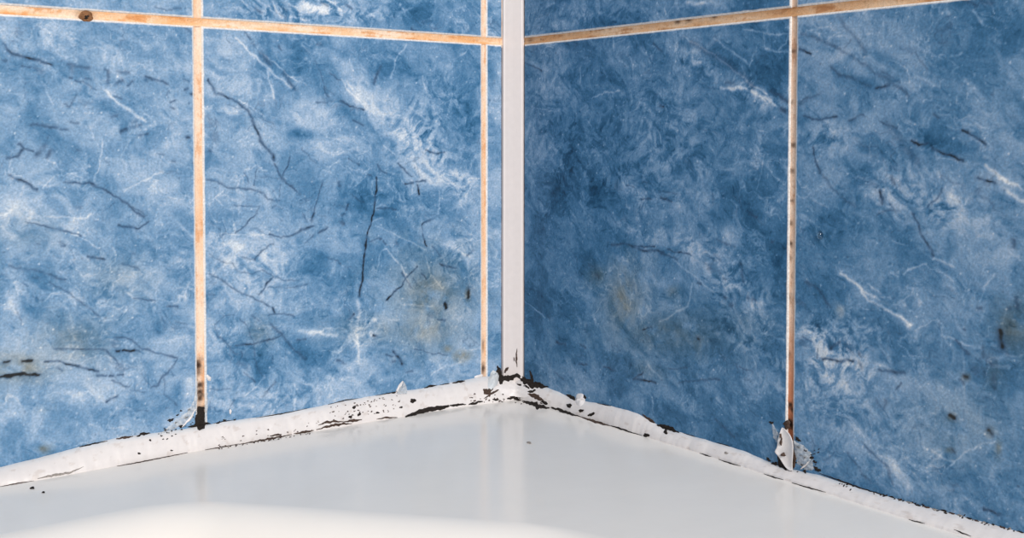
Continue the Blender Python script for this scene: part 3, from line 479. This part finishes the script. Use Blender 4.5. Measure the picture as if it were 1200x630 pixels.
ap = [(x0, y0, 0), (x1, y0, 0), (x1, y0-.012, -.006), (x0, y0-.012, -.006), (x0, y0-.014, -.03), (x1, y0-.014, -.03), (x0, y0+.02, -.05), (x1, y0+.02, -.05), (x0, y0+.03, -.56), (x1, y0+.03, -.56)]
child('apron', mesh('apron', ap, [(0, 3, 2, 1), (3, 4, 5, 2), (4, 6, 7, 5), (6, 8, 9, 7)], smooth=False), M_TUB, tub)

# ------------------------------------------------------------------ silicone sealant bead
seal = bpy.data.objects.new('silicone_sealant', None); COL.objects.link(seal)
tag(seal, 'lumpy white silicone sealant between blue tiles and bathtub, black with mold', 'sealant')
upL = [(0, 547), (60, 532), (94, 523), (141, 512), (206, 503.5), (236, 499), (260, 494), (280, 491), (330, 484), (384, 473.5), (440, 463), (498, 454), (540, 446), (562, 441), (578, 441), (590, 439)]
loL = [(0, 570), (70, 558), (140, 545), (220.7, 530), (300, 516.4), (360, 506), (386.7, 502.7), (413, 497.5), (440, 492.7), (474.7, 488), (493, 484), (520, 480), (560, 474), (580, 472)]
upR = [(611, 442), (625, 448), (640, 453), (653, 458.7), (666, 464.5), (675, 467), (693, 471), (713, 474.7), (733, 480), (750, 485), (760, 492), (770.7, 497), (781, 502.7), (800, 506.7), (820, 513), (861, 524), (899, 539.5), (915, 547), (960, 556), (1010, 573), (1074, 590), (1137, 607), (1198, 624)]
loR = [(625, 473.5), (640, 477), (656, 480.5), (673, 486), (693, 492), (713, 498), (733, 504.7), (754.7, 510.7), (767, 515), (820, 530.7), (867.6, 545.9), (899, 556), (931, 566), (966, 577), (1066, 608.7), (1137, 630)]
def ledge_profile(wall, upp, low):
    f = on_left if wall == 'L' else on_right
    U = np.array([f(*p) for p in upp]); V = np.array([on_ledge(*p) for p in low])
    V = np.stack([V[:, 0], -V[:, 1]], 1) if wall == 'L' else np.stack([V[:, 1], -V[:, 0]], 1)
    U = U[np.argsort(U[:, 0])]; V = V[np.argsort(V[:, 0])]
    def soft(P, q=.0035):
        return lambda s: sum(w*np.interp(s+d*q, P[:, 0], P[:, 1]) for d, w in ((-1.5, .1), (-.75, .22), (0, .36), (.75, .22), (1.5, .1)))
    return soft(U), soft(V, .006)
surf_v, surf_f = [], []                                 # simplified surfaces to lay mold and smears on
def add_surf(co, fs):
    b = len(surf_v); surf_v.extend([tuple(c) for c in co]); surf_f.extend([tuple(int(b+i) for i in f_) for f_ in fs])
for wall, a, upp, low in (('L', -1.63, upL, loL), ('R', -.73, upR, loR)):
    H, Bf = ledge_profile(wall, upp, low)
    ss = np.concatenate([np.linspace(a, -.40, 60), np.arange(-.3995, .0005, .0006)]); m = 22; vv = np.linspace(0, 1, m)
    SS, VV = np.meshgrid(ss, vv, indexing='ij')
    hh = H(SS)+.0003*fbm(SS, SS*0, .014, 3, .55, 3.3); bb = np.maximum(Bf(SS), .003)+.0003*fbm(SS, SS*0+4, .008, 3)
    # quadratic profile from the wall to the ledge, slightly bulging
    k = .70+.05*fbm(SS, SS*0+8, .06, 2)
    out = 2*VV*(1-VV)*(k*bb)+VV**2*bb; z = (1-VV)**2*hh+2*VV*(1-VV)*(k*hh)
    # thin feathered lip at the tile and a small step at the ledge
    lip = .00045*smooth(0, .04, VV); out = out+lip*(1-VV); z = z+.0006*smooth(1, .9, VV)*VV
    bmp = .00010*fbm(SS, VV*.012, .014, 2, .5, 12.); out = out+bmp*4*VV*(1-VV); z = z+bmp*4*VV*(1-VV)
    co = np.stack([SS, -out, z], -1) if wall == 'L' else np.stack([-out, SS, z], -1)
    base = np.array([226, 219, 216])/255.; C = np.ones(SS.shape+(3,))*base
    g = (smooth(.32, .02, VV)*np.clip(.65+.6*fbm(SS, VV*.004, .06, 2, .5, 2.), 0, 1))[..., None]*.6; C = C*(1-g)+np.array([196, 205, 214])/255.*g
    g = np.clip(smooth(.45, .8, fbm(SS*1.5, VV*.03, .012, 4, .6, 21.)), 0, 1)[..., None]*.25; C = C*(1-g)+np.array([176, 158, 146])/255.*g
    fc = grid_faces(len(ss), m, flip=(wall == 'L'))
    child('bead', mesh('bead', co.reshape(-1, 3), fc, tolin(C).reshape(-1, 3)), M_SEAL, seal)
    keep = ss > -.45; cc = co[keep]; add_surf(cc.reshape(-1, 3), grid_faces(len(cc), m))
add_surf([(-.6, 0, -.02), (0, 0, -.02), (0, 0, .6), (-.6, 0, .6)], [(0, 1, 2, 3)])
add_surf([(0, -.6, -.02), (0, 0, -.02), (0, 0, .6), (0, -.6, .6)], [(0, 1, 2, 3)])
add_surf([(-.6, -.6, 0), (0, -.6, 0), (0, 0, 0), (-.6, 0, 0)], [(0, 1, 2, 3)])
add_surf([(-.0082, -.0013, .0), (-.0012, -.0112, .0), (-.0012, -.0112, .6), (-.0082, -.0013, .6)], [(0, 1, 2, 3)])
BVH = BVHTree.FromPolygons(surf_v, surf_f)
def hit(px, py):
    d = Vector(ray(px, py)).normalized(); p, nn, i, t = BVH.ray_cast(Vector(CAM), d)
    if p is None: p = Vector(on_ledge(px, py)); nn = Vector((0, 0, 1))
    return p, (nn if nn.dot(d) < 0 else -nn)
rnd = random.Random(11)
def wob(seed, t): return .55*math.sin(t*1.0+seed)+.45*math.sin(t*2.3+seed*2.1)+.35*math.sin(t*4.7+seed*3.7)
def stroke_geo(pts, w, th, rough=.35, taper=True, acr=4):
    """lumpy ribbon laid on the surfaces; pts = (x, y) trace, w = width(s)"""
    P = [np.array(p, float) for p in pts]; seg = [np.linalg.norm(P[i+1]-P[i]) for i in range(len(P)-1)]; L = sum(seg)
    n = max(5, int(L/1.8)+1); sd = rnd.random()*9; co = []
    ws = w if isinstance(w, (list, tuple)) else [w]*len(P)
    for k in range(n):
        t = L*k/(n-1); i = 0
        while i < len(seg)-1 and t > seg[i]: t -= seg[i]; i += 1
        u = min(1, t/max(seg[i], 1e-6)); p = P[i]*(1-u)+P[i+1]*u; d = (P[i+1]-P[i])/max(seg[i], 1e-6); nn = np.array([-d[1], d[0]])
        ww = (ws[i]*(1-u)+ws[i+1]*u)/2; e = k/(n-1)
        if taper: ww *= max(.12, math.sin(math.pi*min(1, max(0, .04+.92*e)))**.55)
        arc = L*e*.55; wa = ww*(1+rough*wob(sd, arc)); wb = ww*(1+rough*wob(sd+4, arc))
        for j in range(acr+1):
            v = j/acr; q = p+nn*(-wa*(1-v)+wb*v); hp, hn = hit(q[0], q[1]); prof_ = 1-(2*v-1)**2
            co.append(hp+hn*(.00006+th*prof_*(.75+.4*wob(sd+7, arc*1.3+v*5))))
    return co, grid_faces(n, acr+1)
def blob_geo(x, y, rx, ry, rot, th, rough=.3, rings=3, seg=16):
    sd = rnd.random()*9; co = []; hp, hn = hit(x, y); co.append(hp+hn*th)
    for r in range(1, rings+1):
        for k in range(seg):
            a = 2*math.pi*k/seg; q = r/rings*(1+rough*wob(sd, a*1.0)*.6*(1 if r == rings else .5))
            # keep the outline closed
            q = r/rings*(1+rough*(.5*math.sin(2*a+sd)+.4*math.sin(3*a+sd*2)+.35*math.sin(5*a+sd*3)+.3*math.sin(7*a+sd)))
            dx, dy = rx*q*math.cos(a), ry*q*math.sin(a); c, s = math.cos(math.radians(rot)), math.sin(math.radians(rot))
            hp, hn = hit(x+dx*c-dy*s, y+dx*s+dy*c); co.append(hp+hn*(.00006+th*(1-(r/rings)**2)*(1+.3*math.sin(a*3+sd))))
    fs = [(0, 1+k, 1+(k+1) % seg, 1+(k+1) % seg) for k in range(seg)]
    fs = [f_[:3] for f_ in fs]
    q = [(1+(r-1)*seg+k, 1+r*seg+k, 1+r*seg+(k+1) % seg, 1+(r-1)*seg+(k+1) % seg) for r in range(1, rings) for k in range(seg)]
    return co, fs, q
def poly_mesh(name, co, fs):
    me = bpy.data.meshes.new(name); me.from_pydata([tuple(c) for c in co], [], [tuple(int(i) for i in f_) for f_ in fs]); me.polygons.foreach_set('use_smooth', [True]*len(me.polygons))
    bm = bmesh.new(); bm.from_mesh(me); bmesh.ops.recalc_face_normals(bm, faces=bm.faces)
    cv = Vector(CAM)
    if sum((cv-f_.calc_center_median()).dot(f_.normal) for f_ in bm.faces) < 0: bmesh.ops.reverse_faces(bm, faces=bm.faces)
    bm.to_mesh(me); bm.free(); return me
def stroke(pts, w, th=.0005, mat=None, name='mold_patch', rough=.35, taper=True):
    co, fs = stroke_geo(pts, w, th, rough, taper); return child(name, poly_mesh(name, co, fs), mat or M_MOLD, seal)
def blob(x, y, rx, ry, rot=0, th=.0005, mat=None, name='mold_patch', rough=.3):
    co, f3, f4 = blob_geo(x, y, rx, ry, rot, th, rough); return child(name, poly_mesh(name, co, f3+f4), mat or M_MOLD, seal)

# corner lumps of torn sealant
blob(578, 445, 6.5, 11, 12, .0030, M_SILG, 'sealant_lump', .15)
blob(604, 457, 24, 7, 4, .0009, M_FLAP, 'sealant_lump', .18)
blob(561, 440.5, 5, 1.8, -12, .0010, M_FLAP, 'sealant_lump', .15)
blob(680, 468, 6, 7.5, 0, .0013, M_FLAP, 'sealant_lump', .08)
# mold in the corner
stroke([(583, 428), (585, 440), (588, 450)], [4, 9, 7], .0008, rough=.5)
stroke([(590, 437), (596, 430)], [5, 2], .0006, M_RUST, rough=.5)
stroke([(584, 440), (594, 444), (604, 440), (613, 441)], [8, 7, 5, 6], .0007, rough=.5)
stroke([(606, 440), (616, 446), (624, 450), (634, 452), (643, 453)], [5, 8, 9, 7, 2], .0008, rough=.5)
stroke([(621, 434), (623, 441), (625, 446)], [2, 3, 4], .0006)
stroke([(606, 450), (614, 453), (621, 456)], [3, 5, 4], .0005, rough=.6)
stroke([(617, 459), (628, 457)], [3, 4], .0005, rough=.6)
stroke([(619, 461), (627, 464), (637, 469)], [4, 6, 4], .0005, M_RUST, rough=.5)
stroke([(566, 456), (570, 459), (576, 456), (578, 452)], [4, 8, 6, 3], .0005, M_RUST, rough=.5)
stroke([(567, 467), (576, 461), (583, 457), (590, 453)], [1.5, 2.5, 2, 1.2], .0003, M_RUST)
stroke([(549, 474), (560, 471), (566, 470)], [3, 3, 2], .0003, rough=.5)
stroke([(577, 468), (585, 468)], [2.5, 2], .0003, rough=.5)
stroke([(594, 467), (600, 465.5), (606, 467), (611, 469)], [3, 4, 4, 2], .0004, rough=.5)
stroke([(605, 463.5), (612, 463)], [2, 2], .0003)
stroke([(612, 470), (622, 472), (632, 476), (644, 478)], [3, 5, 6, 3], .0005, rough=.6)
stroke([(634, 470), (642, 473)], [3, 4], .0004, rough=.5)
# along the right bead
stroke([(664, 462), (670, 465), (674, 469)], [3, 5, 4], .0006, rough=.5); blob(685, 465, 2, 2.5, 0, .0005)
blob(667, 475, 3.6, 2.2, 0, .0004); blob(681, 481, 2.8, 2, -20, .0004); blob(693, 485.3, 4, 2, -20, .0004)
stroke([(646, 477), (657, 480.5), (668, 484.5), (680, 488)], [4, 4, 3.2, 2], .0004, rough=.5)
stroke([(680, 488), (695, 493), (707, 496.5), (716, 499)], [2.2, 3, 3, 1.5], .0003, M_RUST, rough=.3)
stroke([(716, 498.5), (726, 501.5), (740, 506.5), (753, 510)], [2, 2.4, 1.4, 1], .0003, rough=.4)
blob(757.5, 509.7, 4.2, 2, 8, .0005)
stroke([(753, 485), (759, 490), (765, 494), (768, 495)], [1.5, 3, 4, 2], .0004, M_RUST, rough=.4)
stroke([(770, 498), (780, 500), (788, 503), (796, 507)], [4, 6, 5, 1.5], .0007, rough=.35)
blob(780, 506, 2.4, 2.6, 0, .0005)
# along the left bead
stroke([(475, 488), (484, 485), (494, 481.5), (505, 479), (517, 477.5), (526, 475.5)], [2, 4, 5.5, 5.5, 5, 2.5], .0006, rough=.22, taper=False)
stroke([(526, 475.5), (536, 474), (546, 473.5)], [2.5, 3, 2], .0004, rough=.5)
blob(484, 469.3, 4, 2.3, 0, .0005); blob(470, 477, 2, 1.2, 0, .0003); blob(415, 477, 1.8, 2.4, 20, .0004); blob(421, 485.3, 2.4, 1.6, -30, .0004); blob(410.5, 488, 2.2, 1.6, -20, .0003); blob(442.5, 483.3, 2.2, 1.2, -10, .0003)
stroke([(373, 498), (382, 494.5), (392, 493.5), (404, 494)], [1.5, 3, 2.5, 1.5], .0004, M_RUST, rough=.5)
stroke([(402, 494), (414, 492.5), (424, 491.5)], [1.5, 3.5, 2], .0004, M_RUST, rough=.5)
stroke([(372, 503), (385, 499), (400, 496.5), (413, 496)], [2, 3, 3, 1.5], .0003, M_RUST, rough=.6)
stroke([(344, 508), (356, 506), (368, 504)], [1.5, 3, 2], .0003, M_RUST, rough=.5)
stroke([(280, 520.5), (300, 516.8), (320, 513), (342, 509)], [1.2, 2, 2.6, 1.6], .0003, M_RUST, rough=.6)
stroke([(316, 510.5), (330, 508.5)], [2, 2.4], .0003, M_RUST, rough=.5)
stroke([(441, 491), (452, 489), (466, 489)], [1.2, 2.2, 1.2], .0003, M_RUST)
stroke([(497, 454.5), (504, 452.3), (512, 451)], [1.5, 3, 1.2], .0003, rough=.3)
stroke([(530, 448.5), (540, 446.8), (545, 446)], [2, 3, 1.5], .0003, rough=.4)
stroke([(137, 546), (160, 542), (190, 536), (220, 530)], [1.2, 1.5, 1.2, 1.6], .0002, M_RUST)
stroke([(0, 570), (20, 566), (40, 563)], [1.2, 1.4, .8], .0002, M_RUST)
stroke([(44, 560.5), (60, 557), (82, 553.5), (98, 546.5)], [2, 3.2, 2.4, 1], .0003, M_GREY, rough=.4)
stroke([(240, 527), (260, 523.5), (280, 520)], [1, 1.4, 1], .0002, M_RUST)
# upper edge of the left bead
stroke([(93, 523.5), (110, 519.5), (126, 516.5)], [2, 1.8, 1], .0003); stroke([(136, 514), (146, 512.5), (156, 511)], [2, 3, 2], .0003, M_RUST, rough=.5)
stroke([(160, 511), (168, 508), (176, 507)], [3, 3.5, 2], .0004, rough=.6)
blob(163, 531, 1.8, 1.3, 0, .0003); blob(176, 515.5, 1.4, 1.2, 0, .0003); blob(201, 527.5, 1.5, .9, 0, .0003)
# left joint foot: black filled hole with pale film beside it
stroke([(236, 476), (235, 486), (234, 495), (237, 503)], [7, 10, 13, 7], .0009, rough=.22, taper=False)
stroke([(220, 500), (228, 498.5), (236, 496), (247, 496)], [2, 4, 7, 1.5], .0007, rough=.4)
stroke([(231, 446), (229, 470), (222, 486), (211, 494), (197, 503), (188, 508)], [2, 5, 9, 10, 7, 3], .0006, M_FILM, 'sealant_film', .2)
stroke([(243, 460), (242, 478), (240, 494)], [1.5, 3, 2.5], .0006, M_FILM, 'sealant_film', .3)
blob(244.5, 442.5, 2.2, 4.2, -20, .0008, M_FLAP, 'sealant_lump', .25)
blob(270, 482, 1.3, 3.2, 5, .0006, M_FLAP, 'sealant_lump', .2)
stroke([(213, 500), (222, 491), (229, 479)], [2, 3, 2], .0009, M_FLAP, 'sealant_lump', .3)
for x, y, r in ((200, 492, 2.6), (213, 499, 2.8), (218, 489, 2), (208, 486, 1.3), (222, 480, 1.5), (194, 504, 1.8), (256, 495, 1.8), (263, 492, 1.5), (275, 491.5, 1.3), (212, 481, 1.2), (206, 495, 1.4)): blob(x, y, r*1.2, r*.8, -25, .0004, rough=.5)
# right joint foot: peeling white flap, dark gap, grey film
stroke([(912, 533), (916, 543), (922, 551)], [5, 9, 4], .0006, rough=.2)
stroke([(929, 524), (930, 538), (930, 548)], [4, 7, 5], .0006, M_RUST, rough=.3)
stroke([(924, 492), (922, 499), (921, 503)], [7, 9, 4], .0008, M_RUST, rough=.3)
stroke([(930, 516), (938, 528), (946, 543), (953, 550)], [5, 17, 20, 10], .0006, M_FILM, 'sealant_film', .2)
stroke([(905, 495), (908, 506), (911, 518)], [2, 6, 5], .0003, M_FILM, 'sealant_film', .4)
for x, y, r in ((936.5, 523.5, 2), (943.5, 527.5, 1.8), (943.5, 535.5, 2), (951, 536, 2), (957.5, 549.5, 3.2), (943, 552, 2), (935, 514.5, 2.6), (940, 544, 1.5), (955, 541, 1.8), (904, 495, 2), (900.5, 538, 2.2), (908, 543, 2.8)): blob(x, y, r*1.2, r*.85, 30, .0005, rough=.5)
stroke([(939, 549), (945, 544), (949, 540)], [2, 2.5, 1.5], .0015, M_FLAP, 'sealant_lump', .2)
# thin lines of mold along the right bead
stroke([(960, 554), (985, 563), (1010, 572), (1040, 581)], [1, 2, 1.5, 2.2], .0003, rough=.5)
for k in range(16):
    t = k/15; x = 1042+t*150; y = 582+t*39.5+rnd.uniform(-1, 1); ln = rnd.uniform(3, 8); stroke([(x, y), (x+ln, y+ln*.27)], [1.5, rnd.uniform(2, 3.6)], .0004, (M_MOLD, M_RUST, M_GREY)[k % 3], rough=.5)
for a, b in (((820, 530.5), (834, 535)), ((842, 538), (868, 546)), ((895, 555), (918, 562)), ((928, 565.5), (968, 576.5)), ((1065, 608.5), (1084, 613)), ((1118, 620), (1138, 628))): stroke([a, ((a[0]+b[0])/2, (a[1]+b[1])/2+.3), b], [.9, 1.7, .9], .0002)
blob(851, 530.5, 2.2, 1.6, 0, .0003, M_GREY)
# brown runs on the corner strip
stroke([(606, 408), (605, 418), (606, 430)], [1, 2, 1.2], .0002, M_RUST, rough=.5); stroke([(602, 418), (603, 423)], [1, 1.2], .0002, M_RUST)
# thin dark lines where bead and tile meet, a few at a time
for pts in ([(300, 489.5), (330, 484.5), (360, 478.5)], [(384, 474), (405, 468.5), (420, 466.5)], [(440, 463.5), (458, 460), (470, 458)], [(515, 451), (527, 449)], [(250, 496), (262, 493.5), (276, 491.5)], [(800, 507), (815, 511.5)], [(840, 518), (856, 523)], [(700, 472.5), (716, 475.5)]):
    stroke(pts, [.7, 1.4, .7][:len(pts)], .00015)
# uncountable specks, joined
def specks(name, lst, mat):
    co, fs = [], []
    for x, y, r in lst:
        c, a, b = blob_geo(x, y, r*1.3, r*.8, rnd.uniform(-40, 10), .00025, .5, 2, 8); o = len(co); co += c; fs += [tuple(i+o for i in f_) for f_ in a+b]
    o = child(name, poly_mesh(name, co, fs), mat, seal); o['kind'] = 'stuff'; return o
sp = []
for k in range(70):
    x = rnd.uniform(370, 470); t = (x-370)/100; y = 476-t*18+rnd.random()**1.3*18+4; sp.append((x, y, rnd.uniform(.4, 1.0)))
for k in range(60):
    x = rnd.uniform(255, 372); y = 522-(x-280)*.168-rnd.random()**3*14; sp.append((x, y, rnd.uniform(.4, .9)))
for k in range(40):
    x = rnd.uniform(545, 640); y = (471 if x < 600 else 471+(x-600)*.22)-abs(rnd.gauss(0, 5)); sp.append((x, y, rnd.uniform(.5, 1.2)))
specks('mold_specks', sp, M_RUST)
sp = []
for k in range(26): x = rnd.uniform(186, 236); sp.append((x, 508-(x-186)*.25+rnd.gauss(0, 4)-max(0, (x-205))*.3, rnd.uniform(.5, 1.1)))
for k in range(24): sp.append((rnd.uniform(932, 960), rnd.uniform(525, 553), rnd.uniform(.5, 1.2)))
for k in range(60): x = rnd.uniform(980, 1198); sp.append((x, 565+(x-980)*.27+rnd.gauss(0, 1.2), rnd.uniform(.5, 1.3)))
specks('mold_specks', sp, M_MOLD)

# free-standing torn flaps: curved thin shells with thickness
def flap(outline_rows, bulge, th, mat=M_FLAP):
    """rows of (left x, right x, y) in the photo, lifted off the surface by bulge(u, v) metres"""
    co = []; nr = len(outline_rows); nc = 9
    for i, (xa, xb, y) in enumerate(outline_rows):
        for j in range(nc):
            v = j/(nc-1); hp, hn = hit(xa+(xb-xa)*v, y); co.append(hp+hn*bulge(i/(nr-1), v))
    me = poly_mesh('peeling_flap', co, grid_faces(nr, nc)); o = child('peeling_flap', me, mat, seal)
    md = o.modifiers.new('thickness', 'SOLIDIFY'); md.thickness = th; md.offset = 0
    sb = o.modifiers.new('round', 'SUBSURF'); sb.levels = 1; sb.render_levels = 1
    return o
flap([(918, 919, 500), (916, 927, 506), (915, 931, 512), (914.5, 933, 518), (914.5, 933.5, 524), (910, 933.5, 528), (915, 933, 532), (918, 932, 538), (921, 931, 544), (924, 930.5, 549), (926, 930, 553)],
     lambda u, v: .0010+.0016*math.sin(math.pi*min(1, u+.05))*(.3+(2*v-1)**2*.8), .0005)
stroke([(918, 507), (918.5, 514), (919, 521)], [2, 2.5, 2], .0035, M_RUST); blob(921, 531.5, 2.6, 2.8, 0, .0040, M_RUST)
flap([(471, 472.5, 446), (469, 475, 450), (467, 476.5, 454), (465.5, 477, 458), (464, 477, 462)], lambda u, v: .0006+.0016*(1-u)*(1-v), .0003, M_FILM)
stroke([(471.5, 446), (469, 451), (466, 456), (463.5, 460)], [1.5, 3, 3, 2], .0018, M_FLAP, 'sealant_lump', .15)
stroke([(459, 460.5), (464, 459)], [2, 2.5], .0004)

# ------------------------------------------------------------------ water drop on the right wall
p, nn = hit(961.5, 275.5)
bm = bmesh.new(); bmesh.ops.create_uvsphere(bm, u_segments=20, v_segments=14, radius=1)
for v in bm.verts:
    z = v.co.z; v.co = Vector((v.co.x*.0010 if v.co.x > 0 else v.co.x*.0019, v.co.y*.0016*(1-.18*z), z*.0021*(1.1 if z > 0 else 1)))
me = bpy.data.meshes.new('water_drop'); bm.to_mesh(me); bm.free(); me.polygons.foreach_set('use_smooth', [True]*len(me.polygons))
wd = link('water_drop', me, mw); wd.location = (-.0002, p.y, p.z)
tag(wd, 'small clear water drop clinging to the rightmost blue tile', 'water drop')
# brown mold spot on the upper left grout line
for rx, ry, y, th, mt in ((8.5, 6.5, 19, .0007, M_BROWN), (4.5, 3.2, 20, .0011, M_MOLD)):
    c, f3, f4 = blob_geo(101, y, rx, ry, 0, th, .12); o = link('mold_spot', poly_mesh('mold_spot', c, f3+f4), mt, wall_left)
# specks of dirt lying on the ledge
for i, (x, y, r, lab) in enumerate(((38, 572, 1.5, 'dark crumb of dirt on the ledge at far left, nearest the sealant'), (51, 577, 1.1, 'tiny dark crumb of dirt on the ledge at far left, second from the sealant'), (620, 519, 1.7, 'small grey crumb on the ledge right of the strip reflection'))):
    d = on_ledge(x, y); bm = bmesh.new(); bmesh.ops.create_icosphere(bm, subdivisions=2, radius=1)
    for v in bm.verts: q = 1+.25*math.sin(v.co.x*5+i)+.2*math.cos(v.co.y*7); v.co = Vector((v.co.x*q*r*.0007, v.co.y*q*r*.0009, max(-.3, v.co.z)*r*.0004*q))
    me = bpy.data.meshes.new('dirt_crumb'); bm.to_mesh(me); bm.free()
    o = link('dirt_crumb', me, M_GREY if i == 2 else M_MOLD); o.location = (d[0], d[1], .0001+.0003*.4*r); tag(o, lab, 'crumb', 'crumbs of dirt on the ledge')
